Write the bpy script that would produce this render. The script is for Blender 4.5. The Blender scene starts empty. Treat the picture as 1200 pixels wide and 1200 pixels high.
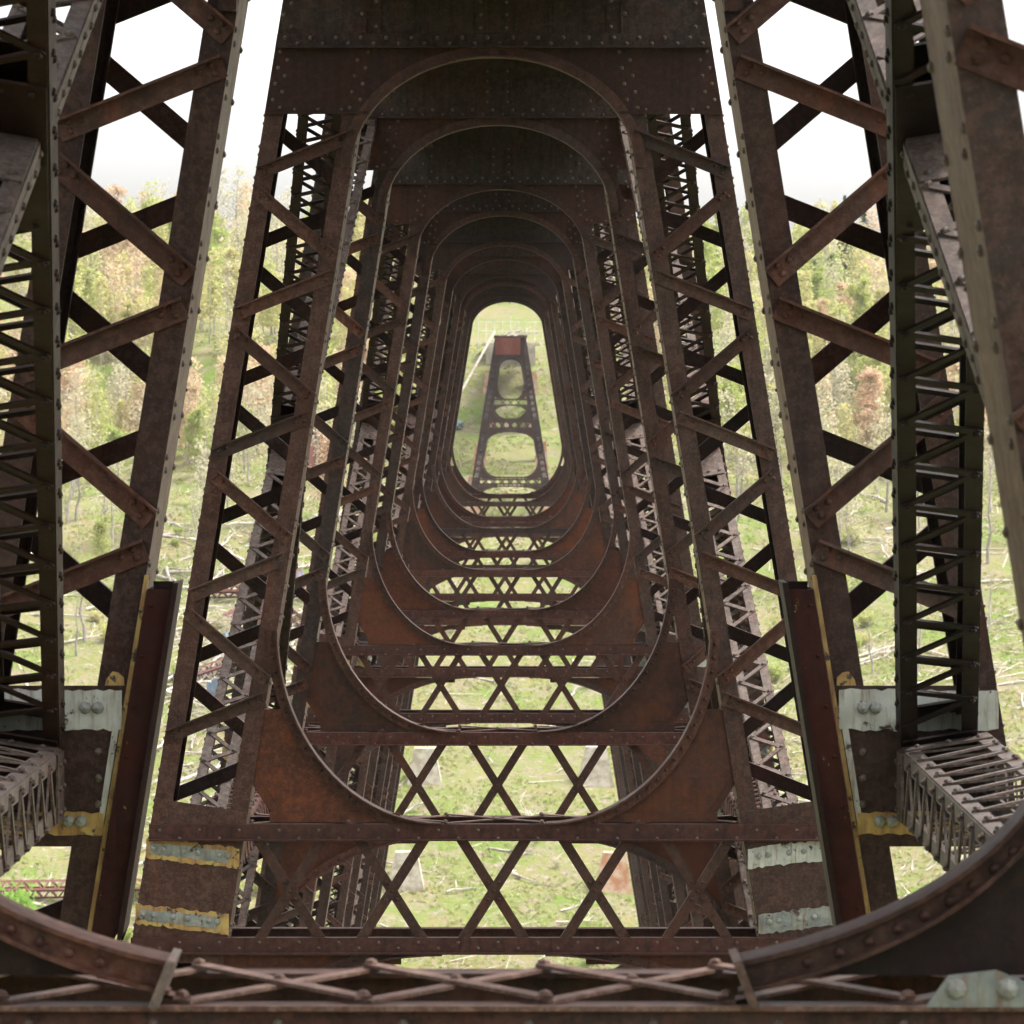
import bpy, math, random
from mathutils import Vector, Matrix, noise
from mathutils.geometry import tessellate_polygon
R = random.Random(7)
scene = bpy.context.scene
col = scene.collection
rad = math.radians

# ------------------------------------------------------------------ materials
def new_mat(name):
    m = bpy.data.materials.new(name); m.use_nodes = True
    nt = m.node_tree; b = nt.nodes['Principled BSDF']
    return m, nt, b
def N(nt, typ, **kw):
    n = nt.nodes.new(typ)
    for k, v in kw.items():
        if hasattr(n, k) and not isinstance(v, (tuple, list)) : setattr(n, k, v)
    return n
def noise_node(nt, vec, scale, detail=4, rough=.6):
    n = nt.nodes.new('ShaderNodeTexNoise'); n.inputs['Scale'].default_value = scale
    n.inputs['Detail'].default_value = detail; n.inputs['Roughness'].default_value = rough
    nt.links.new(vec, n.inputs['Vector']); return n.outputs['Fac']
def ramp(nt, fac, a, b):
    n = nt.nodes.new('ShaderNodeMapRange'); n.inputs[1].default_value = a; n.inputs[2].default_value = b
    n.clamp = True; nt.links.new(fac, n.inputs[0]); return n.outputs[0]
def mix(nt, fac, c1, c2):
    n = nt.nodes.new('ShaderNodeMix'); n.data_type = 'RGBA'
    if isinstance(fac, (int, float)): n.inputs[0].default_value = fac
    else: nt.links.new(fac, n.inputs[0])
    for c, i in ((c1, 6), (c2, 7)):
        if isinstance(c, (tuple, list)): n.inputs[i].default_value = (*c, 1)
        else: nt.links.new(c, n.inputs[i])
    return n.outputs[2]
def math_n(nt, op, a, b):
    n = nt.nodes.new('ShaderNodeMath'); n.operation = op
    for v, i in ((a, 0), (b, 1)):
        if isinstance(v, (int, float)): n.inputs[i].default_value = v
        else: nt.links.new(v, n.inputs[i])
    return n.outputs[0]
def mapping(nt, vec, scale):
    n = nt.nodes.new('ShaderNodeMapping'); n.inputs['Scale'].default_value = scale
    nt.links.new(vec, n.inputs['Vector']); return n.outputs[0]

SD = .195
def steel(name, base, alt, rust, rust_amt=.5, streak=.5, fleck=.35, rough=.62, fleckcol=(.22, .2, .18), k_=1., warm=(1.26, .9, .8), run_=.6):
    base, alt, rust, fleckcol = [tuple(c * SD * k_ * w for c, w in zip(k, warm)) for k in (base, alt, rust, fleckcol)]
    m, nt, b = new_mat(name)
    pos = nt.nodes.new('ShaderNodeNewGeometry').outputs['Position']
    rnd = nt.nodes.new('ShaderNodeObjectInfo').outputs['Random']
    big = ramp(nt, noise_node(nt, pos, 1.1, 3), .38, .62)
    c = mix(nt, big, base, alt)
    # every member weathers its own way: some chalky grey, some red
    wn = nt.nodes.new('ShaderNodeTexWhiteNoise'); wn.noise_dimensions = '1D'; nt.links.new(rnd, wn.inputs['W'])
    g_ = sum(alt) / 3 * 1.15
    c = mix(nt, math_n(nt, 'MULTIPLY', ramp(nt, wn.outputs['Value'], .45, 1.), .65), c, (g_ * 1.05, g_, g_ * .93))
    c = mix(nt, math_n(nt, 'MULTIPLY', ramp(nt, rnd, .55, 1.), .5), c, tuple(x * y for x, y in zip(rust, (1.0, .9, .9))))
    # rust blooms
    r = noise_node(nt, pos, 2.3, 6, .7)
    rf = math_n(nt, 'MULTIPLY', ramp(nt, r, .5, .68), rust_amt)
    c = mix(nt, rf, c, rust)
    # run-down streaks
    st = noise_node(nt, mapping(nt, pos, (22, 22, 1.2)), 1, 5, .7)
    sf = math_n(nt, 'MULTIPLY', ramp(nt, st, .46, .62), streak)
    c = mix(nt, sf, c, tuple(x * .35 for x in base))
    run = noise_node(nt, mapping(nt, pos, (9, 9, .55)), 1, 4, .65)
    rm = noise_node(nt, pos, .8, 3)
    c = mix(nt, math_n(nt, 'MULTIPLY', math_n(nt, 'MULTIPLY', ramp(nt, run, .52, .64), ramp(nt, rm, .42, .58)), run_), c, tuple(x * y for x, y in zip(rust, (1.5, 1.5, 1.4))))
    # small chips of old paint and salt
    gr = noise_node(nt, pos, 17, 5, .8)
    c = mix(nt, math_n(nt, 'MULTIPLY', ramp(nt, gr, .47, .6), .55), c, tuple(x * 2.1 for x in alt))
    g2 = noise_node(nt, pos, 5.5, 5, .7)
    c = mix(nt, math_n(nt, 'MULTIPLY', ramp(nt, g2, .5, .66), .5), c, tuple(x * .5 for x in base))
    fl = noise_node(nt, pos, 46, 4, .75)
    ff = math_n(nt, 'MULTIPLY', ramp(nt, fl, .52, .64), fleck)
    c = mix(nt, ff, c, fleckcol)
    hs = nt.nodes.new('ShaderNodeHueSaturation')
    nt.links.new(c, hs.inputs['Color'])
    v = math_n(nt, 'MULTIPLY', math_n(nt, 'FRACT', math_n(nt, 'MULTIPLY', rnd, 7.3), 0), .75); v = math_n(nt, 'ADD', v, .66)
    nt.links.new(v, hs.inputs['Value'])
    nt.links.new(hs.outputs[0], b.inputs['Base Color'])
    rr = ramp(nt, r, .3, .7); rr = math_n(nt, 'MULTIPLY', rr, .25); rr = math_n(nt, 'ADD', rr, rough - .12)
    nt.links.new(rr, b.inputs['Roughness'])
    b.inputs['Specular IOR Level'].default_value = .16
    bp = nt.nodes.new('ShaderNodeBump'); bp.inputs['Strength'].default_value = .5; bp.inputs['Distance'].default_value = .004
    nt.links.new(fl, bp.inputs['Height']); nt.links.new(bp.outputs[0], b.inputs['Normal'])
    return m
def simple(name, c1, c2, scale, rough=.85, lo=.4, hi=.6, detail=5, rnd=0):
    m, nt, b = new_mat(name)
    pos = nt.nodes.new('ShaderNodeNewGeometry').outputs['Position']
    c = mix(nt, ramp(nt, noise_node(nt, pos, scale, detail), lo, hi), c1, c2)
    if rnd:
        hs = nt.nodes.new('ShaderNodeHueSaturation'); nt.links.new(c, hs.inputs['Color'])
        r = nt.nodes.new('ShaderNodeObjectInfo').outputs['Random']
        nt.links.new(math_n(nt, 'ADD', math_n(nt, 'MULTIPLY', r, rnd), 1 - rnd / 2), hs.inputs['Value'])
        c = hs.outputs[0]
    nt.links.new(c, b.inputs['Base Color']); b.inputs['Roughness'].default_value = rough
    b.inputs['Specular IOR Level'].default_value = .2
    return m
M = {}
M['leg'] = steel('leg_steel', (.074, .045, .036), (.108, .08, .067), (.105, .045, .024), .6, .5, .5)
M['bar'] = steel('lacing_steel', (.085, .05, .038), (.11, .075, .06), (.16, .06, .03), .5, .3, .4, k_=1.35)
M['web'] = steel('rusty_web_plate', (.085, .038, .022), (.12, .05, .024), (.28, .105, .03), .7, .25, .12, k_=1.25, run_=.15)
M['portal'] = steel('portal_web_plate', (.06, .03, .022), (.078, .038, .028), (.13, .05, .025), .5, .6, .12)
M['panel'] = steel('weathered_girder_plate', (.06, .05, .042), (.1, .09, .078), (.11, .04, .02), .75, .8, .3)
M['chord'] = steel('strut_chord_steel', (.105, .05, .04), (.14, .078, .062), (.15, .05, .03), .6, .6, .3)
M['flange'] = steel('curved_flange_steel', (.1, .058, .045), (.135, .09, .07), (.15, .06, .03), .5, .5, .4, k_=1.1)
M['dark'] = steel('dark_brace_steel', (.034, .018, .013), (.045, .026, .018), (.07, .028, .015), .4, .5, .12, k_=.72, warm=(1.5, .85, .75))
M['skylit'] = steel('skylit_brace_paint', (.12, .1, .09), (.18, .165, .15), (.13, .06, .04), .6, .4, .5, fleckcol=(.32, .3, .27), k_=1.45, warm=(1.18, .95, .86))  # paler grey: skylight caught on the brace tops is put into the colour
M['rail'] = steel('top_lacing_steel', (.14, .09, .075), (.19, .14, .12), (.13, .055, .035), .6, .2, .4, fleckcol=(.3, .27, .24), k_=1.55, warm=(1.12, .97, .88))  # raised tone holds the bright highlights of the lacing bars
M['channel'] = steel('dark_red_channel_steel', (.07, .024, .016), (.05, .018, .014), (.1, .03, .018), .5, .4, .05, rough=.85)
def yellow_chips(m):
    nt = m.node_tree; b = nt.nodes['Principled BSDF']; src = b.inputs['Base Color'].links[0].from_socket
    pos = nt.nodes.new('ShaderNodeNewGeometry').outputs['Position']
    ch = noise_node(nt, mapping(nt, pos, (14, 14, 6)), 1, 5, .75)
    nt.links.new(mix(nt, ramp(nt, ch, .67, .69), src, (.26, .19, .07)), b.inputs['Base Color'])
yellow_chips(M['channel'])
M['strip'] = steel('side_plate_lit_tan', (.17, .135, .095), (.22, .18, .13), (.12, .06, .035), .5, .35, .3, fleckcol=(.05, .035, .03), k_=1.35)  # light on the inner leg faces is painted in as a pale tan
def chipped(name, c1, c2, amt=.56, sc=9):
    m, nt, b = new_mat(name)
    pos = nt.nodes.new('ShaderNodeNewGeometry').outputs['Position']
    c = mix(nt, ramp(nt, noise_node(nt, pos, 7, 5), .38, .62), c1, c2)
    st = noise_node(nt, mapping(nt, pos, (30, 30, 3)), 1, 5, .7)
    c = mix(nt, math_n(nt, 'MULTIPLY', ramp(nt, st, .5, .66), .7), c, (.1, .045, .015))
    ch = noise_node(nt, pos, sc, 6, .75)
    c = mix(nt, ramp(nt, ch, amt, amt + .03), c, (.03, .016, .011))
    nt.links.new(c, b.inputs['Base Color']); b.inputs['Roughness'].default_value = .7
    bp = nt.nodes.new('ShaderNodeBump'); bp.inputs['Strength'].default_value = .8; bp.inputs['Distance'].default_value = .006; bp.invert = True
    nt.links.new(ramp(nt, ch, amt, amt + .03), bp.inputs['Height']); nt.links.new(bp.outputs[0], b.inputs['Normal'])
    return m
M['yellow'] = chipped('yellow_undercoat', (.27, .19, .05), (.19, .1, .03), .58)
M['white'] = chipped('pale_grey_white_paint', (.3, .31, .28), (.22, .23, .2), .6)
M['grey'] = chipped('blue_grey_primer', (.075, .09, .088), (.16, .17, .15), .6)
M['bolt'] = simple('bare_bolt_steel', (.17, .18, .16), (.11, .11, .1), 30, .45)
M['rivet'] = simple('rivet_steel', (.045, .03, .024), (.08, .065, .055), 20, .55)
M['maroon'] = steel('fallen_maroon_steel', (.16, .04, .035), (.22, .08, .06), (.24, .09, .04), .5, .2, .2, k_=1.5)
M['bluesteel'] = simple('fallen_blue_grey_sheet', (.07, .1, .14), (.14, .17, .2), .8, .5)
M['concrete'] = simple('weathered_concrete', (.36, .32, .26), (.22, .19, .14), 1.4)
M['rustconc'] = simple('rust_stained_concrete', (.38, .28, .2), (.28, .13, .07), 1.2)
M['stone'] = simple('abutment_stone', (.4, .36, .28), (.25, .22, .18), .7)
M['timber'] = simple('deck_timber', (.07, .055, .04), (.1, .08, .06), 4)
M['log'] = simple('bleached_wood', (.42, .38, .32), (.27, .23, .19), 2, rnd=.6)
M['bark'] = simple('grey_bark', (.2, .18, .15), (.3, .27, .23), 2, rnd=.5)
M['railing'] = simple('pale_railing', (.6, .6, .56), (.45, .45, .42), 2)

LD = .95
def leafmat(name, c1, c2, c3):
    c1, c2, c3 = [tuple(k * LD for k in c) for c in (c1, c2, c3)]
    m, nt, b = new_mat(name)
    rnd = nt.nodes.new('ShaderNodeObjectInfo').outputs['Random']
    pos = nt.nodes.new('ShaderNodeNewGeometry')
    isl = pos.outputs['Random Per Island']
    c = mix(nt, isl, c1, c2)
    c = mix(nt, math_n(nt, 'MULTIPLY', rnd, .6), c, c3)
    nt.links.new(c, b.inputs['Base Color']); b.inputs['Roughness'].default_value = .7
    b.inputs['Specular IOR Level'].default_value = .15
    tr = nt.nodes.new('ShaderNodeBsdfTranslucent'); nt.links.new(c, tr.inputs[0])
    ms = nt.nodes.new('ShaderNodeMixShader'); ms.inputs[0].default_value = .5
    nt.links.new(b.outputs[0], ms.inputs[1]); nt.links.new(tr.outputs[0], ms.inputs[2])
    nt.links.new(ms.outputs[0], nt.nodes['Material Output'].inputs[0])
    return m
M['leaf_green'] = leafmat('fresh_green_leaves', (.24, .31, .07), (.32, .36, .1), (.4, .38, .15))
M['leaf_yellow'] = leafmat('yellow_green_leaves', (.38, .38, .12), (.33, .36, .1), (.46, .38, .2))
M['tuft'] = leafmat('grass_tufts', (.2, .26, .06), (.33, .28, .16), (.24, .25, .08))
M['leaf_pink'] = leafmat('orange_pink_buds', (.5, .32, .22), (.46, .34, .2), (.48, .38, .24))
M['leaf_pale'] = leafmat('pale_bud_haze', (.42, .38, .26), (.36, .35, .22), (.46, .4, .28))
M['leaf_dark'] = leafmat('evergreen_needles', (.04, .08, .035), (.06, .11, .05), (.05, .08, .04))
M['leaf_bush'] = leafmat('bright_bush_leaves', (.16, .3, .05), (.24, .36, .06), (.2, .33, .06))

GD = .42
def gs(*c): return tuple(k * GD for k in c)
def ground_mat():
    m, nt, b = new_mat('hillside_grass')
    pos = nt.nodes.new('ShaderNodeNewGeometry').outputs['Position']
    n1 = noise_node(nt, pos, .1, 6, .65); n2 = noise_node(nt, pos, .45, 6, .7); n3 = noise_node(nt, pos, 2.2, 5, .75)
    c = mix(nt, ramp(nt, n1, .4, .58), gs(.28, .38, .07), gs(.5, .38, .2))
    c = mix(nt, ramp(nt, n2, .46, .58), c, gs(.5, .38, .27))
    c = mix(nt, math_n(nt, 'MULTIPLY', ramp(nt, n3, .45, .6), .75), c, gs(.28, .42, .08))
    n5 = noise_node(nt, pos, .9, 6, .8)
    c = mix(nt, math_n(nt, 'MULTIPLY', ramp(nt, n5, .57, .66), .8), c, gs(.72, .64, .54))
    n4 = noise_node(nt, pos, 1.2, 6, .8)
    c = mix(nt, math_n(nt, 'MULTIPLY', ramp(nt, n4, .56, .68), .8), c, gs(.13, .1, .06))
    nt.links.new(c, b.inputs['Base Color']); b.inputs['Roughness'].default_value = .95
    b.inputs['Specular IOR Level'].default_value = .1
    bp = nt.nodes.new('ShaderNodeBump'); bp.inputs['Strength'].default_value = 1; bp.inputs['Distance'].default_value = .5
    nt.links.new(n3, bp.inputs['Height']); nt.links.new(bp.outputs[0], b.inputs['Normal'])
    return m
M['ground'] = ground_mat()

# ------------------------------------------------------------------ mesh builder (world coordinates)
class MB:
    def __init__(s): s.v = []; s.f = []
    def add(s, vs, fs):
        o = len(s.v); s.v += [tuple(v) for v in vs]; s.f += [tuple(i + o for i in f) for f in fs]
    BOXF = [(0, 3, 2, 1), (4, 5, 6, 7), (0, 1, 5, 4), (1, 2, 6, 5), (2, 3, 7, 6), (3, 0, 4, 7)]
    def box(s, x0, x1, y0, y1, z0, z1):
        if x0 > x1: x0, x1 = x1, x0
        s.add([(x0, y0, z0), (x1, y0, z0), (x1, y1, z0), (x0, y1, z0), (x0, y0, z1), (x1, y0, z1), (x1, y1, z1), (x0, y1, z1)], s.BOXF)
    def bar(s, p, q, a, b):
        """box from p to q; a and b are the full-width vectors of its section"""
        p = Vector(p); q = Vector(q); a = Vector(a) / 2; b = Vector(b) / 2
        vs = [p - a - b, p + a - b, p + a + b, p - a + b, q - a - b, q + a - b, q + a + b, q - a + b]
        if (q - p).dot(a.cross(b)) < 0: s.add(vs, [tuple(reversed(f)) for f in s.BOXF])
        else: s.add(vs, s.BOXF)
    def prism(s, pts, y0, y1):
        """pts: (x,z) outline; slab between depths y0<y1"""
        ar = sum(pts[i][0] * pts[(i + 1) % len(pts)][1] - pts[(i + 1) % len(pts)][0] * pts[i][1] for i in range(len(pts)))
        if ar < 0: pts = pts[::-1]
        n = len(pts); tri = tessellate_polygon([[Vector((x, z, 0)) for x, z in pts]])
        vs = [(x, y0, z) for x, z in pts] + [(x, y1, z) for x, z in pts]; fs = []
        for a, b, c in tri:
            A, B, Cc = pts[a], pts[b], pts[c]
            cr = (B[0] - A[0]) * (Cc[1] - A[1]) - (B[1] - A[1]) * (Cc[0] - A[0])
            if cr < 0: b, c = c, b
            fs.append((a, b, c)); fs.append((a + n, c + n, b + n))
        for i in range(n):
            j = (i + 1) % n; fs.append((i, i + n, j + n, j))
        s.add(vs, fs)
    def ribbon(s, pts, w, y0, y1):
        """curved bar: (x,z) points, width w to the left of travel, depth y0..y1"""
        n = len(pts); nor = []
        for i in range(n):
            a = pts[max(0, i - 1)]; b = pts[min(n - 1, i + 1)]
            dx, dz = b[0] - a[0], b[1] - a[1]; l = math.hypot(dx, dz); nor.append((-dz / l * w, dx / l * w))
        vs = []
        for (x, z), (nx, nz) in zip(pts, nor):
            vs += [(x, y0, z), (x + nx, y0, z + nz), (x + nx, y1, z + nz), (x, y1, z)]
        fs = []
        for i in range(n - 1):
            o = i * 4
            for k in range(4): fs.append((o + k, o + (k + 1) % 4, o + 4 + (k + 1) % 4, o + 4 + k))
        fs += [(3, 2, 1, 0), tuple((n - 1) * 4 + k for k in range(4))]
        s.add(vs, fs)
    def dome(s, p, n, r, seg=6):
        p = Vector(p); n = Vector(n).normalized()
        u = n.orthogonal().normalized(); w = n.cross(u)
        vs = []
        for rr, hh in ((1, 0), (.78, .55)):
            for k in range(seg):
                a = 2 * math.pi * k / seg
                vs.append(p + (u * math.cos(a) + w * math.sin(a)) * r * rr + n * hh * r)
        vs.append(p + n * r * .85)
        fs = []
        for k in range(seg):
            j = (k + 1) % seg
            fs.append((k, j, seg + j, seg + k)); fs.append((seg + k, seg + j, 2 * seg))
        s.add(vs, fs)
    def cone(s, p, q, r0, r1, seg=6):
        p = Vector(p); q = Vector(q); n = (q - p).normalized(); u = n.orthogonal().normalized(); w = n.cross(u)
        vs = [c + (u * math.cos(2 * math.pi * k / seg) + w * math.sin(2 * math.pi * k / seg)) * r for c, r in ((p, r0), (q, r1)) for k in range(seg)]
        fs = [(k, (k + 1) % seg, seg + (k + 1) % seg, seg + k) for k in range(seg)]
        fs += [tuple(reversed(range(seg))), tuple(range(seg, 2 * seg))]
        s.add(vs, fs)
    def build(s, name, mat, parent=None, org=None, smooth=False, extra=None):
        me = bpy.data.meshes.new(name); nf = len(s.f)
        if extra is not None and extra.v: s.add(extra.v, extra.f)
        if org is None: org = Vector(parent['_org']) if parent is not None and '_org' in parent else Vector((0, 0, 0))
        me.from_pydata([(v[0] - org[0], v[1] - org[1], v[2] - org[2]) for v in s.v], [], s.f)
        me.materials.append(mat)
        if extra is not None and extra.v:
            me.materials.append(M['rivet'])
            for i in range(nf, len(me.polygons)): me.polygons[i].material_index = 1
        if smooth: me.polygons.foreach_set('use_smooth', [True] * len(me.polygons))
        o = bpy.data.objects.new(name, me); col.objects.link(o)
        if parent is not None:
            o.parent = parent; o['_org'] = tuple(org)
        else: o.location = org
        return o
def tag(o, label, cat=None, group=None, kind=None):
    if label: o['label'] = label
    if cat: o['category'] = cat
    if group: o['group'] = group
    if kind: o['kind'] = kind
    return o
def empty(name, loc, label, cat, group=None):
    o = bpy.data.objects.new(name, None); col.objects.link(o); o.location = loc; o['_org'] = tuple(loc)
    o.empty_display_size = .5
    return tag(o, label, cat, group)

# ------------------------------------------------------------------ terrain
PROF = [(-300, 12), (-60, 4), (-20, -6), (14, -14), (60, -30), (120, -50), (180, -66), (250, -80), (310, -86), (345, -84), (385, -62),
        (410, -50.6), (435, -42.3), (458, -35), (500, -21.5), (530, -12.4), (562, -9.2), (588, -5.5), (595, -2.2), (601, 2.3), (622, 4.5), (650, 6.5), (690, 11),
        (760, 16), (860, 20), (1000, 20), (1500, 10), (3000, 0)]
def prof(y):
    if y <= PROF[0][0]: return PROF[0][1]
    for (a, ha), (b, hb) in zip(PROF, PROF[1:]):
        if y <= b:
            t = (y - a) / (b - a); t = t * .6 + .4 * t * t * (3 - 2 * t); return ha + (hb - ha) * t
    return PROF[-1][1]
def H(x, y):
    k = min(1, max(0, (abs(x) - 6) / 20)); g = max(0., 1 - abs(y - 560) / 60)
    far = min(1, max(0, (y - 560) / 120))
    return (prof(y) + k * 2.2 * (noise.noise(Vector((x * .03, y * .03, 3.1)))) + k * .5 * noise.noise(Vector((x * .2, y * .2, 1)))
            + .18 * noise.noise(Vector((x * .5, y * .5, 5))) + far * k * (5 * noise.noise(Vector((x * .012, y * .006, 9))) + (2.5 if x < 0 else -1.5)))
def axis(segs):
    out = []
    for a, b, st in segs:
        v = a
        while v < b - 1e-6: out.append(v); v += st
    out.append(segs[-1][1]); return out
def build_ground():
    xs = axis([(-2500, -300, 200), (-300, -90, 15), (-90, 90, 1.5), (90, 300, 15), (300, 2500, 200)])
    ys = axis([(-300, 380, 20), (380, 640, 1.4), (640, 800, 4), (800, 1000, 20), (1000, 4000, 250)])
    vs = [(x, y, H(x, y)) for y in ys for x in xs]; n = len(xs)
    fs = [(j * n + i, j * n + i + 1, (j + 1) * n + i + 1, (j + 1) * n + i) for j in range(len(ys) - 1) for i in range(n - 1)]
    m = MB(); m.v = vs; m.f = fs
    g = m.build('ground', M['ground'], smooth=True); g['kind'] = 'structure'
    tag(g, 'grassy valley hillside with bare tan patches')
build_ground()

# ------------------------------------------------------------------ trestle towers
BT = .161
def xo(h): return 2.327 - BT * h
def xi(h): return 1.51 - BT * h
DEP = .8
def rivet_line(mb, p, q, step, nrm, r, off=0.):
    p = Vector(p); q = Vector(q); L = (q - p).length; d = (q - p) / L; t = off
    while t <= L: mb.dome(p + d * t, nrm, r); t += step

def leg_mesh(sg, y0, top, bot, lod):
    """box column: two solid side plates with front and rear angles"""
    m = MB(); side = MB(); rv = MB()
    for fn, inward in ((xo, -1), (xi, 1)):
        xa, xb = sg * fn(top), sg * fn(bot)
        s = sg * inward
        # side plate
        mm = side if inward == 1 else m
        mm.bar((xa + s * .009, y0 + DEP / 2, top), (xb + s * .009, y0 + DEP / 2, bot), (.018, 0, 0), (0, DEP - .04, 0))
        for yy in (y0, y0 + DEP):
            d = 1 if yy == y0 else -1
            m.bar((xa + s * .0775, yy + d * .009, top), (xb + s * .0775, yy + d * .009, bot), (.155, 0, 0), (0, .02, 0))
            # rolled edge of the angle
            m.bar((xa + s * .147, yy + d * .03, top), (xb + s * .147, yy + d * .03, bot), (.016, 0, 0), (0, .04, 0))
        if lod < 2:
            lo = max(bot, -8 if lod == 0 else -5)
            st = .135 if lod == 0 else .2
            out = -s
            for yy, off in ((y0 + .06, 0), (y0 + .14, st / 2)):
                rivet_line(rv, (sg * fn(2.3), yy, 2.3), (sg * fn(lo), yy, lo), st * (2 if lod == 0 else 1.2), (out, 0, 0), .019 if lod == 0 else .016, off)
            for yy, off in ((y0 + DEP - .07, .06),):
                rivet_line(rv, (sg * fn(2.3), yy, 2.3), (sg * fn(lo), yy, lo), st * 2, (out, 0, 0), .02, off)
    return m, side, rv

def lacing_bars(sg, y, fwd, top, bot, shift, w=.115):
    """zig-zag angles of one laced face; fwd=-1 faces the camera, returns list of MB"""
    out = []; hn = 2.21 + shift + 1.204 * 2
    while hn > bot - 2:
        ho = hn - .49; nx = hn - 1.204
        for (ha, hb) in ((hn - .1, ho + .1), (nx + .1, ho - .1)):
            if max(ha, hb) < top + .02 and min(ha, hb) > bot:
                p = Vector((sg * (xi(ha) + .065), y, ha)); q = Vector((sg * (xo(hb) - .07), y, hb))
                d = (q - p).normalized(); p = p - d * .05; q = q + d * .05
                up = Vector((-d.z, 0, d.x));
                if up.z < 0: up = -up
                m = MB()
                yy = Vector((0, fwd * .012, 0))
                m.bar(p + yy, q + yy, up * w, (0, .014, 0))
                e = up * (w / 2 - .007) + Vector((0, fwd * .045, 0))
                m.bar(p + e, q + e, up * .014, (0, .062, 0))
                for t in (.055, .125):
                    for c, dd in ((p, d), (q, -d)):
                        m.dome(c + dd * t + yy * 1.6 - up * (.02 if t < .1 else -.01), (0, fwd, 0), .019)
                for c, dd in ((p, d), (q, -d)): m.dome(c + dd * .06 + yy * 1.6 + up * .025, (0, fwd, 0), .017)
                out.append(m)
        hn -= 1.204
    return out

def laced_box(m, p, q, a, b, pitch, solids=(), cw=.075, lb=.05, webs=False):
    """p-q axis; a, b full section vectors; corner angles plus V lacing on the four faces"""
    p = Vector(p); q = Vector(q); a = Vector(a); b = Vector(b); L = (q - p).length; d = (q - p) / L
    an, bn = a.normalized(), b.normalized(); la, lb_ = a.length, b.length
    for sa in (-1, 1):
        for sb in (-1, 1):
            c = a / 2 * sa + b / 2 * sb
            m.bar(p + c - an * sa * cw / 2, q + c - an * sa * cw / 2, an * cw, bn * .014)
            c2 = c - bn * sb * cw / 2
            m.bar(p + c2, q + c2, an * .014, bn * cw)
    n = max(2, int(round(L / pitch)))
    for face, (u, v, lu, lv) in enumerate(((an, bn, la, lb_), (an, -bn, la, lb_), (bn, an, lb_, la), (bn, -an, lb_, la))):
        base = v * (lv / 2 + .012)
        if webs and face > 1:
            m.bar(p + v * (lv / 2 - .004), q + v * (lv / 2 - .004), u * (lu - .03), v * .01)
            t = .12
            while t < L - .1:
                m.dome(p + d * t + v * (lv / 2 + .007) + u * (lu / 2 - .06), v, .019, 5); m.dome(p + d * (t + .1) + v * (lv / 2 + .007) - u * (lu / 2 - .06), v, .019, 5); t += .42 if lu > .3 else .3
            continue
        for i in range(n):
            t0, t1, t2 = i / n, (i + .5) / n, (i + 1) / n
            if any(s0 < t1 < s1 for s0, s1 in solids): continue
            A = p + (q - p) * t0 + base - u * (lu / 2 - .03); B = p + (q - p) * t1 + base + u * (lu / 2 - .03); Cc = p + (q - p) * t2 + base - u * (lu / 2 - .03)
            for s_, e_ in ((A, B), (B, Cc)):
                dd = (e_ - s_).normalized(); w = dd.cross(v).normalized()
                m.bar(s_ - dd * .02, e_ + dd * .02, w * lb, v * .012)
            if face < 2 or True:
                m.dome(A + v * .008, v, .02, 5); m.dome(B + v * .008, v, .02, 5)
        for s0, s1 in solids:
            A = p + (q - p) * s0 + base; B = p + (q - p) * s1 + base
            m.bar(A, B, u * (lu - .005), v * .012)
            for k in range(3):
                for e in (A, B):
                    m.dome(e + d * (.06 if e is A else -.06) + u * lu * (k - 1) * .35 + v * .008, v, .018, 5)

def jag_strip(sg, y, h0, h1, x0, x1, jag, n=26, lean=0.):
    """irregular painted strip between x0<x1 (absolute distance from axis), heights h0<h1"""
    pts = []
    for i in range(n + 1):
        x = x0 + (x1 - x0) * i / n; pts.append((sg * x, h1 + lean * (x - x0) + R.uniform(-1, 1) * jag))
    for i in range(n, -1, -1):
        x = x0 + (x1 - x0) * i / n; pts.append((sg * x, h0 + lean * (x - x0) + R.uniform(-1, 1) * jag))
    return pts

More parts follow.
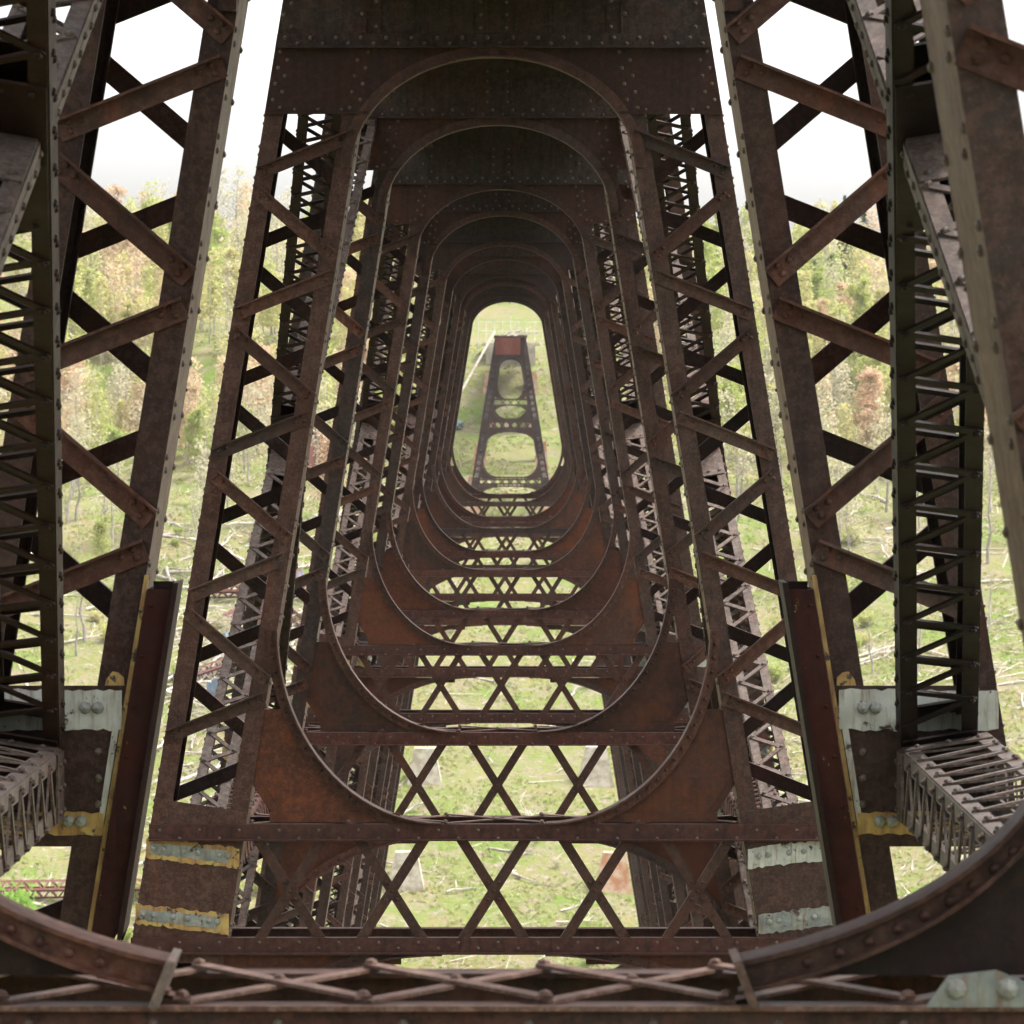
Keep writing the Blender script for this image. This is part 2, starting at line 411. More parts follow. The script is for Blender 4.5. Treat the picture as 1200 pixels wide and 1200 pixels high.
def make_bent(root, y0, ground, struts, near, lod, low_gusset=True, zshift=None, portal=True, splice=None, skip_strut=False, za=False):
    shift = 0. if near else -.545
    P = 'build'
    front_top = 2.3
    legs = {}
    levels = [(-1.5, -2.3)] if za else [(t + .06, b - .08) for t, b in struts]
    bounds = []; topz = 2.3
    for t, b in levels: bounds.append((topz, t)); topz = b
    bounds.append((topz, ground + .6))
    for sg in (-1, 1):
        m, side, rv = leg_mesh(sg, y0, 3.3, ground - .3, lod)
        # solid web panels at the joints
        for t, b in levels:
            m.prism([(sg * (xi(t) + .004), t), (sg * (xo(t) - .004), t), (sg * (xo(b) - .004), b), (sg * (xi(b) + .004), b)], y0 - .014, y0 - .003)
            if not za:
                # slanting joint plate above the strut chord
                t2 = t + .16
                m.prism([(sg * (xi(t) + .006), t), (sg * (xi(t + .04) + .006), t + .04), (sg * (xo(t2) - .006), t2), (sg * (xo(t) - .006), t)], y0 - .017, y0 - .005)
        leg = m.build('leg', M['leg'], root, extra=rv); legs[sg] = leg
        side.build('side_plate', M['strip'], leg)
        rest = MB()
        for bi, (a, b) in enumerate(bounds):
            for face, (yy, fwd, sh) in enumerate(((y0, -1, shift), (y0 + DEP, 1, shift - .602))):
                bars = lacing_bars(sg, yy, fwd, a, b, sh)
                for k in bars:
                    if bi == 0 and lod < 2: k.build('lacing_bar', M['bar'], leg)
                    else: rest.v, rest.f = (rest.v + k.v, rest.f + [tuple(i + len(rest.v) for i in f) for f in k.f]) if False else _merge(rest, k)
        if rest.v: rest.build('lacing', M['bar'], leg)
    # ---------------- portal with arched soffit
    if portal:
        m = MB(); a_, b_ = 1.21, .94
        arc = [(-a_ * math.cos(t), 1.85 + b_ * math.sin(t)) for t in [math.pi * i / 40 for i in range(41)]]
        cut = [p for p in arc if p[1] > 2.31]
        x1 = a_ * math.sqrt(1 - ((2.31 - 1.85) / b_) ** 2)
        poly = [(-xo(2.31) - .002, 2.31), (-x1, 2.31)] + cut + [(x1, 2.31), (xo(2.31) + .002, 2.31), (xo(2.88) + .002, 2.88), (-xo(2.88) - .002, 2.88)]
        m.prism(poly, y0 - .034, y0 - .018)
        m.box(-xo(2.31), -x1 - .02, y0 - .05, y0 + .02 - .055, 2.305, 2.33); m.box(x1 + .02, xo(2.31), y0 - .05, y0 - .035, 2.305, 2.33)
        rv = MB()
        if lod < 2:
            for sg in (-1, 1):
                for k in range(8):
                    h = 2.36 + k * .068
                    rv.dome((sg * (xo(h) - (.05 if k % 2 else .12)), y0 - .034, h), (0, -1, 0), .018)
                    rv.dome((sg * (xi(h) + (.02 if k % 2 else .1)), y0 - .034, h), (0, -1, 0), .018)
                for k in range(4): rv.dome((sg * (1.1 + .2 * k), y0 - .034, 2.345), (0, -1, 0), .015)
            for i in range(3, 38, 1):
                x, z = arc[i]; rv.dome((x * 1.07, y0 - .034, 1.85 + (z - 1.85) * 1.08), (0, -1, 0), .014)
        por = m.build('portal_plate', M['portal'], root, extra=rv)
        f = MB()
        lo = [(xi(2.0) - .004, 2.0)]
        f.ribbon(arc, .016, y0 - .11, y0 + .1); f.ribbon(arc, .095, y0 - .047, y0 - .0345)
        f.box(-.05, .05, y0 - .09, y0 - .048, 2.79, 2.9)
        f.build('arch_flange', M['flange'], por)
        # transverse girder panel above
        m = MB()
        m.prism([(-xo(2.9), 2.9), (xo(2.9), 2.9), (xo(4.55), 4.55), (-xo(4.55), 4.55)], y0 - .06, y0 - .03)
        m.prism([(-xo(2.87), 2.87), (xo(2.87), 2.87), (xo(2.99), 2.99), (-xo(2.99), 2.99)], y0 - .083, y0 - .0605)
        m.box(-xo(2.9) + .02, xo(2.9) - .02, y0 - .16, y0 - .084, 2.868, 2.884)
        for x in (-1.12, -1.0, 1.0, 1.12): m.box(x - .035, x + .035, y0 - .075, y0 - .0605, 2.995, 4.5)
        m.box(-.16, .16, y0 - .08, y0 - .0605, 2.996, 3.42)
        pan_m = m; rv = MB()
        if lod < 2:
            for i in range(34):
                x = -1.78 + i * .108
                rv.dome((x, y0 - .083, 2.905 if i % 2 else 2.955), (0, -1, 0), .019)
            for sg in (-1, 1):
                for k in range(6):
                    rv.dome((sg * (xo(3) - (.05 if k % 2 else .12)), y0 - .06, 3.05 + k * .1), (0, -1, 0), .019)
                    rv.dome((sg * (1.06 + (.06 if k % 2 else -.06)), y0 - .075, 3.05 + k * .11), (0, -1, 0), .018)
            for i in range(4):
                for k in (-.11, .11): rv.dome((k, y0 - .08, 3.04 + i * .11), (0, -1, 0), .015)
        pan = pan_m.build('girder_panel', M['panel'], root, extra=rv)
    # ---------------- transverse struts
    for si, (t, b) in enumerate(struts):
        if skip_strut: continue
        ch = .14
        ps = MB()
        for (hh0, hh1) in ((t - ch, t), (b, b + ch)):
            for yy, fw in ((y0 - .045, 1), (y0 + DEP + .03, -1)):
                w = xo((hh0 + hh1) / 2)
                if za: w = xi(hh0)
                ps.box(-w, w, yy, yy + .015, hh0, hh1)
                ps.box(-w, w, yy - .05 if fw == 1 else yy + .016, yy - .001 if fw == 1 else yy + .06, hh0, hh0 + .014)
                ps.box(-w, w, yy + .016 if fw == 1 else yy - .1, yy + .1 if fw == 1 else yy - .001, hh1 - .014, hh1 - .001)
        rv = MB()
        if lod < 2:
            w = xo(t); x = -w + .08; i = 0
            while x < w:
                for h in (t - .05 - .07 * (i % 2), b + .05 + .05 * (i % 2)):
                    rv.dome((x, y0 - .045, h), (0, -1, 0), .015)
                x += .17; i += 1
        stn = ps.build('transverse_strut', M['chord'], root, extra=rv)
        # top lacing
        tl = MB(); W = xi(t) - .05; pitch = .49 if za else .7
        n = int(2 * W / pitch)
        for i in range(n):
            xa = -W + 2 * W * i / n; xb = -W + 2 * W * (i + 1) / n
            for (s0, s1) in (((xa, y0 - .01), (xb, y0 + DEP - .02)), ((xa, y0 + DEP - .02), (xb, y0 - .01))):
                p = Vector((s0[0], s0[1], t + .006 + (.012 if s0[1] > y0 + .3 else 0))); q = Vector((s1[0], s1[1], p.z))
                d = (q - p).normalized(); tl.bar(p, q, d.cross(Vector((0, 0, 1))) * .055, (0, 0, .01))
            for yy in (y0, y0 + DEP - .03): tl.dome((xa, yy, t + .022), (0, 0, 1), .021)
            tl.dome(((xa + xb) / 2, y0 + DEP / 2, t + .022), (0, 0, 1), .019)
        if za: tl.box(-W, W, y0 - .08, y0 - .046, t - .012, t + .002)
        tl.build('top_lacing', M['rail'], stn)
        # X lattice
        lt = MB(); k = -12
        for k in range(-14, 15):
            xc = k * .87
            if abs(xc) + .35 > xi(b) + (.05 if si == 0 else 0): continue
            for s_ in (-1, 1):
                p = Vector((xc - s_ * .29, y0 - .02 + .012 * s_, t - ch + .03)); q = Vector((xc + s_ * .29, y0 - .02 + .012 * s_, b + ch - .06))
                d = (q - p).normalized(); n_ = Vector((d.z, 0, -d.x))
                lt.bar(p, q, n_ * .085, (0, .012, 0))
                e = n_ * .036 + Vector((0, .035, 0)); lt.bar(p + e, q + e, n_ * .012, (0, .07, 0))
                if lod < 2:
                    for tt in (.42, .5, .58): lt.dome(p + (q - p) * tt + Vector((0, -.02, 0)), (0, -1, 0), .016)
        if lt.v: lt.build('lattice', M['bar'], stn)
        # knee gussets above and below, with curved flanges
        for up in (1, -1):
            if up == -1 and not low_gusset: continue
            if up == 1:
                hb, ht = (t + .012, t + 1.66) if not za else (t + .075, t + .80)
                x0 = .45 if si == 0 else xi(t) - 1.75
                if za: x0 = .30
            else:
                hb, ht = b - .012, b - 1.45
                x0 = .44 if si == 0 else xi(b) - 2.2
            a = xi(ht) - x0; bb = ht - hb
            arc = [(x0 + a * math.sin(u), ht - bb * math.cos(u)) for u in [math.pi / 2 * i / 22 for i in range(23)]]
            for sg in (-1, 1):
                g = MB()
                cut = [p for p in arc if abs(p[1] - hb) < abs(bb) * (.64 if up == 1 else .8) and p[0] > (.83 if za else x0 + .35)]
                hl = cut[-1][1]
                poly = list(cut) + [(xi(hl) + .01, hl)]
                if up == 1:
                    e = hb + (.32 if not za else .01)
                    poly += [(xi(e), e), (xi(hb) - (.26 if not za else .0), hb)]
                else: poly += [(xi(hb), hb)]
                poly += [(cut[0][0], hb)]
                g.prism([(sg * x, z) for x, z in poly], y0 + .02, y0 + .034)
                if not za: g.box(sg * (x0 + .35), sg * (xi(hb) - .2), y0 + .005, y0 + .019, min(hb, hb + up * .08), max(hb, hb + up * .08))
                if up == 1 and not za:
                    g.bar((sg * (xi(hb + .32) - .02), y0 + .012, hb + .36), (sg * (xi(hb) - .3), y0 + .012, hb + .02), (.05, 0, .04), (0, .016, 0))
                gus = g.build('knee_gusset', M['dark'] if za else M['web'], root)  # nearest gusset web: its shadow is put into the colour as dark steel
                f = MB()
                pts = [(sg * x, z) for x, z in arc if not za or x > .74]
                wsg = -sg * up
                f.ribbon(pts, .014 * wsg, y0 - (.06 if za else .1), y0 + .14); f.ribbon(pts, (.075 if za else .09) * wsg, y0 - .03, y0 - .015)
                if za: f.ribbon([(x + sg * .0, z - .078) for x, z in pts], .012 * wsg, y0 - .075, y0 + .02)
                for i in range(1, 22, 1 if lod < 1 else 2):
                    x, z = arc[i]; u = math.pi / 2 * i / 22
                    if za and x < .9: continue
                    nx, nz = math.sin(u) * bb, -math.cos(u) * a; l = math.hypot(nx, nz)
                    nx, nz = (abs(nx) / l, (-1 if up == 1 else 1) * abs(nz) / l)
                    if lod < 2: f.dome((sg * (x + nx * .05), y0 - .03, z + nz * .05), (0, -1, 0), .017)
                f.build('curved_flange', M['flange'], gus)
                if za and up == 1:
                    e = MB(); e.prism([(sg * .80, t + .002), (sg * .755, t + .125), (sg * .778, t + .13), (sg * .828, t + .002)], y0 - .12, y0 + .2)
                    e.build('end_plate', M['rail'], gus)
                    pl = MB(); pl.prism([(sg * x, z) for x, z in [(1.28, t - .0), (1.34, t + .085), (1.47, t + .1), (1.62, t + .04), (1.66, t)]], y0 - .09, y0 - .07)
                    pl.build('foot_plate', M['grey'], gus)
                    for x in (1.36, 1.5): pb = MB(); pb.dome((sg * x, y0 - .09, t + .05), (0, -1, 0), .03, 8); pb.build('bolt', M['bolt'], gus)
    return legs

def _merge(A, B):
    A.add(B.v, B.f); return A.v, A.f

def add_splice(leg, sg, y0, bands, style):
    for bi, (h0, h1, matn, matin) in enumerate(bands):
        m = MB()
        if style == 'b':
            ln = -BT * .25
            m.prism(jag_strip(sg, 0, h0, h1, xi((h0 + h1) / 2) + .01, xo((h0 + h1) / 2) - .01, .012, lean=.11), y0 - .024, y0 - .0175)
            o = m.build('paint_band', M[matn], leg)
            m2 = MB(); xa = xi(h0) + .1; xb = xo(h0) - .06
            m2.prism(jag_strip(sg, 0, h0 + .05, h1 - .025, xa, xb, .01, lean=.11), y0 - .028, y0 - .0245)
            m2.build('inner_band', M[matin], leg)
            for fx in (.09, .19, .42, .58, .8, .91):
                x = xi(h0) + .02 + .78 * fx
                b = MB(); b.dome((sg * x, y0 - .028, (h0 + h1) / 2 + .01 + .11 * (x - xi(h0))), (0, -1, 0), .026, 8); b.build('bolt', M['bolt'], leg)
        else:
            m.prism(jag_strip(sg, 0, h0, h1, xi((h0 + h1) / 2) + .012, xo((h0 + h1) / 2) - .012, .008), y0 - .024, y0 - .0145)
            m.build('paint_band', M[matn], leg)
            for x in (.25, .33, .68, .76):
                x = xi(h0) + x * .78 + (-.08 if x < .5 else 0)
                b = MB(); b.dome((sg * x, y0 - .024, (h0 + h1) / 2 + .01), (0, -1, 0), .032, 8); b.build('bolt', M['bolt'], leg)

STR = [(-3.76, -4.87), (-20.1, -21.1), (-37, -38.1)]
def side_plane(root, y1, y2, levels, lod, topn=3.1):
    """longitudinal X bracing and struts of both battered side planes"""
    nodes = [topn] + levels
    for sg in (-1, 1):
        for i, (ht, hb) in enumerate(zip(nodes, nodes[1:])):
            def pt(h, y): return Vector((sg * ((xo(h) + xi(h)) / 2 + (.07 if lod == 0 and topn > 3.5 else 0)), y, h))
            ya, yb = y1 + DEP / 2, y2 + DEP / 2
            nrm = Vector((1, 0, sg * BT)).normalized()
            for kind, (p, q) in (('a', (pt(ht, ya), pt(hb, yb))), ('b', (pt(ht, yb), pt(hb, ya)))):
                m = MB(); d = (q - p).normalized(); v = d.cross(nrm).normalized()
                off = nrm * (0.0)
                sol = [(.455, .545), (.0, .05), (.95, 1.)] if lod == 0 else [(.46, .54)]
                w1, w2 = (.37, .15) if kind == 'a' else (.30, .16)
                laced_box(m, p + off, q + off, nrm * w1, v * w2, .42 if lod < 2 else .5, sol, cw=.075, lb=.04, webs=lod < 2)
                o = m.build('diagonal_brace', M['dark'] if kind == 'a' else M['skylit'], root)
            hz = hb
            m = MB()
            laced_box(m, pt(hz, y1 + DEP + .02), pt(hz, y2 - .05), nrm * .44, (0, 0, .34), .5, [(.0, .03), (.97, 1)], cw=.075, lb=.026)
            m.build('longitudinal_strut', M['skylit'] if lod == 0 and hb > -3 else M['chord'], root)

YS = [14.2, 25.9, 44.5, 56.2, 74.8, 86.5, 105.1, 116.8, 135.4, 147.1, 165.7, 177.4]
names = ['nearest trestle tower, its big curved knees and laced legs cut by the picture edges',
         'second steel trestle tower, whole arched portal and yellow painted leg splices in full view',
         'third trestle tower under the deck, seen through the arch with yellow leg splices',
         'fourth trestle tower down the row, framed inside three larger arches',
         'fifth trestle tower, next to last before the open gap, narrow dark arches',
         'sixth and last trestle tower before the gap, its arch framing the distant valley side']
for ti in range(6):
    y1, y2 = YS[2 * ti], YS[2 * ti + 1]
    g = min(H(-8, y1), H(8, y2)) - .3
    root = empty('trestle_tower', (0, (y1 + y2) / 2, g), names[ti], 'trestle tower', 'rusty trestle towers in a row under the bridge')
    lod = 0 if ti < 2 else (1 if ti == 2 else 2)
    if ti == 0:
        make_bent(root, y1, g, [(-1.69, -2.45)], True, 0, za=True, low_gusset=False)
        legs = make_bent(root, y2, g, [(-1.69, -2.45)], False, 0, za=True, skip_strut=True)
        for sg in (-1, 1):
            add_splice(legs[sg], sg, y2, [(-1.72, -1.52, 'white', 'white'), (-2.24, -2.13, 'yellow', 'yellow')], 'a')
            m = MB()   # white edging down the joint panel
            m.prism([(sg * (xi(-1.6) + .012), -1.6), (sg * (xi(-1.6) + .045), -1.6), (sg * (xi(-2.2) + .04), -2.2), (sg * (xi(-2.2) + .012), -2.2)], y2 - .0235, y2 - .0148)
            m.build('paint_edge', M['white'], legs[sg])
            m = MB()
            m.bar((sg * (xi(-.95) - .004), y2 - .006, -.95), (sg * (xi(-3.4) - .004), y2 - .006, -3.4), (.022, 0, 0), (0, .03, 0))
            m.build('yellow_edge', M['yellow'], legs[sg])
            for fn, s_ in ((xi, 1), (xo, -1)):
                for k in range(3):
                    rv = MB(); rv.dome((sg * (fn(-1.8) + s_ * .1), y2 - .014, -1.78 - k * .13 - (.05 if s_ > 0 else 0)), (0, -1, 0), .022)
                    rv.build('rivet', M['rivet'], legs[sg])
            m = MB(); m.prism([(sg * x, z) for x, z in ((xi(-1.5) + .02, -1.51), (xi(-1.5) + .12, -1.51), (xi(-1.5) + .11, -1.47), (xi(-1.5) + .08, -1.43), (xi(-1.5) + .05, -1.435), (xi(-1.5) + .022, -1.46))], y2 - .006, y2 - .0025)
            m.build('rust_stain', M['yellow'], legs[sg])
            # later red-brown channel bolted to the inner face
            c = MB(); t, b = -1.02, -2.84
            def chan(a0, a1, ya, yb, mb, t_=t):
                mb.prism([(sg * (xi(t) + a0), t_), (sg * (xi(t) + a1), t_), (sg * (xi(b + .12) + a1), b + .12), (sg * (xi(b) + a1 * .7), b), (sg * (xi(b) + a0), b)], ya, yb)
            chan(-.02, -.15, y2 - .06, y2 - .045, c); chan(-.02, -.035, y2 - .044, y2 + .3, c)
            for k in range(7): c.dome((sg * (xi(-1.1 - k * .25) - .05), y2 - .06, -1.1 - k * .25), (0, -1, 0), .012)
            ch_ = c.build('stiffening_channel', M['channel'], root)
            fl_ = MB(); chan(-.1505, -.178, y2 - .1, y2 + .3, fl_, t + .035)
            fl_.prism([(sg * (xi(t) - .04), t - .02), (sg * (xi(t) - .04), t + .035), (sg * (xi(t) - .149), t + .035), (sg * (xi(t) - .149), t - .02)], y2 + .1, y2 + .12)
            fl_.build('channel_flange', M['dark'], ch_)
        side_plane(root, y1, y2, [-1.95], 0, 3.9)
    else:
        L1 = make_bent(root, y1, g, [s for s in STR if s[1] > g + 4], True, lod)
        L2 = make_bent(root, y2, g, [s for s in STR if s[1] > g + 4], False, lod)
        for L, yy in ((L1, y1), (L2, y2)):
            if ti < 3:
                for sg in (-1, 1):
                    a, b = ('yellow', 'grey') if sg < 0 or yy == y2 else ('white', 'white')
                    add_splice(L[sg], sg, yy, [(-4.14, -3.965, a, b), (-4.7, -4.53, a if sg < 0 else 'grey', 'grey')], 'b')
        side_plane(root, y1, y2, [h for h in (-4.35, -20.6, -37.5) if h > g + 4] + [g + .5], lod)

# deck girders and timber deck
def deck(ya, yb, label, name='deck_section', withend=False):
    r = empty(name, (0, (ya + yb) / 2, 3.35), label, 'bridge deck', 'deck sections of the old railway bridge')
    for x in (-1.15, 1.15):
        m = MB(); m.box(x - .01, x + .01, ya, yb, 3.42, 4.7); m.box(x - .17, x + .17, ya, yb, 3.4, 3.418); m.box(x - .17, x + .17, ya, yb, 4.702, 4.72)
        k = ya + .4
        while k < yb: m.box(x - .08, x + .08, k, k + .015, 3.42, 4.7); k += 1.5
        m.build('deck_girder', M['panel'], r)
    m = MB(); k = ya + .9
    while k < yb - .5:
        m.box(-1.13, 1.13, k, k + .08, 3.7, 4.4); k += 2.9
    if m.v: m.build('cross_frame', M['panel'], r)
    m = MB(); m.box(-1.9, 1.9, ya, yb, 4.74, 4.96); m.build('timber_floor', M['timber'], r)
ends = [-25] + YS + []
deck(-25, 14.05, 'unseen deck section overhead, added for shade, between the viewer and the nearest tower')  # out of view above the camera, added for its effect on the light
for i in range(11):
    deck(YS[i] + .1, YS[i + 1] - .12, f"deck section {'over' if i % 2 == 0 else 'just beyond'} the {['nearest','second','third','fourth','fifth','last'][i//2]} trestle tower")

# ------------------------------------------------------------------ far standing towers on the opposite slope
FY = [526, 538, 557, 568, 587, 597]
fl = ['far standing trestle tower with red plate girder end on top, seen through the last arch',
      'far trestle tower just behind the one with the red girder end',
      'farthest short trestle tower beside the stone abutment']
for i in range(3):
    y1, y2 = FY[2 * i], FY[2 * i + 1]
    g = H(0, (y1 + y2) / 2) + .2
    root = empty('trestle_tower', (0, (y1 + y2) / 2, g), fl[i], 'trestle tower', 'trestle towers left standing on the far slope')
    st = [[(-3.76, -4.87), (-9.6, -10.4)], [(-3.76, -4.87)], [(-1.69, -2.45)]][i]
    for yy, nr in ((y1, True), (y2, False)): make_bent(root, yy, g, st, nr, 2)
    side_plane(root, y1, y2, [(a + b) / 2 for a, b in st] + [g], 2)
    for yy in (y1, y2):
        for sg in (-1, 1):
            hh = g; x = sg * (xi(hh) + .4); gz = H(x, yy)
            m = MB(); a, b, hp = .85, .5, 2.2
            vs = [(x - a, yy - a + .4, gz - 1), (x + a, yy - a + .4, gz - 1), (x + a, yy + a + .4, gz - 1), (x - a, yy + a + .4, gz - 1),
                  (x - b, yy - b + .4, gz + hp), (x + b, yy - b + .4, gz + hp), (x + b, yy + b + .4, gz + hp), (x - b, yy + b + .4, gz + hp)]
            m.add(vs, MB.BOXF)
            side = 'left' if sg < 0 else 'right'
            which = ['front', 'back'][yy == y2]
            o = m.build('concrete_pedestal', M['rustconc'], org=Vector((x, yy, gz)))
            tag(o, f"rust stained concrete pedestal under the {which} {side} leg of the {['first', 'second', 'farthest'][i]} far tower", 'pedestal', 'concrete pedestals under the far towers')
# red girder section sitting on the far towers
r = empty('plate_girder_span', (0, 560, 2.9), 'rusty red plate girder deck left on the far towers', 'bridge deck')
m = MB()
for x in (-1.5, 1.5): m.box(x - .03, x + .03, 525.4, 600, 2.92, 4.75); m.box(x - .2, x + .2, 525.3, 600, 4.76, 4.8)
m.build('side_girder', M['maroon'], r)
m = MB(); m.box(-1.46, 1.0, 525.5, 525.6, 2.95, 4.7); m.box(-1.0, -.9, 525.3, 525.48, 2.95, 4.7); m.box(.4, .5, 525.3, 525.48, 2.95, 4.7)
m.build('end_diaphragm', M['maroon'], r)
m = MB(); m.box(-1.7, 1.7, 527, 600, 4.82, 4.95); m.build('timber_floor', M['timber'], r)
m = MB()
for i in range(7):
    x = R.uniform(-1.5, .8); m.bar((x, 526 + R.random(), 4.9), (x + R.uniform(1, 2.8), 527 + R.random(), 5.1 + R.uniform(0, .9)), (0, .2, 0), (0, 0, .15))
m.build('broken_ties', M['log'], r)
# abutment and railing on the far rim
r = empty('stone_abutment', (0, 604, H(0, 604)), 'stone bridge abutment on the far rim behind the last towers', 'abutment')
m = MB()
for k in range(6):
    z = 1.98 + k * .42; w = 2.9 - k * .02; m.box(-w, w, 601 - (k % 2) * .04, 612, z, z + .41)
m.build('masonry', M['stone'], r)
m = MB(); m.box(-3.3, 3.3, 603, 614, 4.51, 4.8); m.build('coping', M['concrete'], r)
r = empty('lookout_railing', (0, 616, 4), 'pale lookout railing with posts across the far rim', 'railing')
m = MB()
for k in range(-4, 5): m.box(k * .95 - .035, k * .95 + .035, 613, 613.1, 4.0, 8.2 if k % 4 == 0 else 7.4)
m.build('posts', M['railing'], r)
m = MB()
for z in (6.2, 7.3): m.box(-3.9, 3.9, 612.9, 612.98, z, z + .06)
m.build('rails', M['railing'], r)
m = MB(); m.bar((-1.6, 540, 5.5), (-6.9, 525, -4.2), (.25, 0, 0), (0, .25, 0))
tag(m.build('leaning_pole', M['log'], org=Vector((-6.9, 525, -4.2))), 'long pale pole leaning from the red girder down the slope', 'pole')

# leftover foundations of the fallen towers
fd = [('concrete', 458.5, -1), ('concrete', 458.5, 1), ('rustconc', 436, 1), ('concrete', 436, -1)]
lab = ['pale concrete foundation block on the left grass behind the lattice', 'pale concrete foundation block on the right grass behind the upper lattice',
       'orange rust streaked concrete foundation on the right grass behind the lower lattice', 'concrete foundation on the left grass, mostly behind dark legs']
for (mt, yy, sg), lb in zip(fd, lab):
    x = sg * (1.92 + BT * -prof(yy)); gz = H(x, yy); m = MB(); a, b, hp = 1.7, .9, 3.0
    m.add([(x - a, yy - a, gz - 1), (x + a, yy - a, gz - 1), (x + a, yy + a, gz - 1), (x - a, yy + a, gz - 1),
           (x - b, yy - b, gz + hp), (x + b, yy - b, gz + hp), (x + b, yy + b, gz + hp), (x - b, yy + b, gz + hp)], MB.BOXF)
    tag(m.build('foundation_block', M[mt], org=Vector((x, yy, gz))), lb, 'foundation', 'foundation blocks of the fallen towers')

# ------------------------------------------------------------------ helper: pixel of the photo -> point on the slope (used only to find where things lie)
CX = .157; F = 6100.
def on_slope(px, py, lo=400, hi=700):
    for _ in range(18):
        mid = (lo + hi) / 2; x = CX + (px - 600) / F * mid
        yy = 450 - H(x, mid) / mid * F
        if yy > py: lo = mid
        else: hi = mid
    return Vector((CX + (px - 600) / F * mid, mid, H(CX + (px - 600) / F * mid, mid)))

# fallen steel
def wreck(px, py, dx, dy, dz, w, mat, label, pitch=1.2):
    p = on_slope(px, py); q = p + Vector((dx, dy, dz)); q.z = H(q.x, q.y) + dz
    m = MB(); d = (q - p).normalized(); u = d.orthogonal().normalized(); v = d.cross(u)
    laced_box(m, p + Vector((0, 0, w * .6)), q + Vector((0, 0, w * .6)), u * w, v * w, pitch, cw=.22, lb=.14)
    tag(m.build('fallen_truss', M[mat], org=p), label, 'fallen steel', 'fallen steel from the collapsed towers')
wreck(262, 735, 7, 9, 1.5, 1.0, 'maroon', 'twisted maroon truss lying left of the second tower, upper piece')
wreck(240, 700, 14, -2, .5, .9, 'maroon', 'maroon truss lying nearly level behind the left leg')
wreck(300, 640, 3, 14, 3.0, 1.1, 'maroon', 'maroon truss tilted up the slope at left')
wreck(330, 720, 5, -12, .3, 1.0, 'maroon', 'maroon truss tumbled downhill behind the laced left leg')
wreck(0, 1052, 12, 0, .2, 1.1, 'maroon', 'long maroon beam lying across the bottom left slope')
wreck(225, 800, 8, 6, .4, 1.0, 'maroon', 'maroon truss half buried in pale timber at left')
wreck(280, 850, 6, -8, .4, 1.0, 'maroon', 'maroon truss below the fallen timber at left')
wreck(540, 505, -4, 3, .5, .8, 'bluesteel', 'blue grey steel lying beside the left foot of the far tower')
for (px, py, w, h, rz, mt, lb) in ((368, 560, 3.4, 5.6, .3, 'maroon', 'large maroon plate standing askew behind the left legs'),
                               (345, 700, 3, 3, 1, 'bluesteel', 'dark blue crumpled sheet at left behind the second tower'),
                               (275, 760, 3.2, 1.6, .4, 'bluesteel', 'dark blue sheet lying in pale timber at left'),
                               (250, 820, 2.6, 2, 2, 'bluesteel', 'small blue grey sheet low on the left slope')):
    p = on_slope(px, py); m = MB()
    n = 6; c, s_ = math.cos(rz), math.sin(rz)
    vs = []; 
    for j in range(2):
        for i in range(n + 1):
            t = i / n - .5; bz = .25 * math.sin(i * 1.7)
            for th in (0, .12):
                vs.append((p.x + w * t * c + (bz + th) * s_, p.y + w * t * s_ - (bz + th) * c + j * h * .3, p.z - .3 + j * h + .3 * math.sin(i)))
    fs = []
    for i in range(n):
        a = i * 2; b = a + 2; o = (n + 1) * 2
        fs += [(a, b, b + o, a + o), (a + 1, a + 1 + o, b + 1 + o, b + 1), (a + o, b + o, b + 1 + o, a + 1 + o), (a, a + 1, b + 1, b)]
    fs += [(0, (n + 1) * 2, (n + 1) * 2 + 1, 1)]
    e = n * 2; fs += [(e, e + 1, e + 1 + (n + 1) * 2, e + (n + 1) * 2)]
    m.add(vs, fs)
    tag(m.build('fallen_plate', M[mt], org=p), lb, 'fallen steel', 'fallen plates from the collapsed towers')

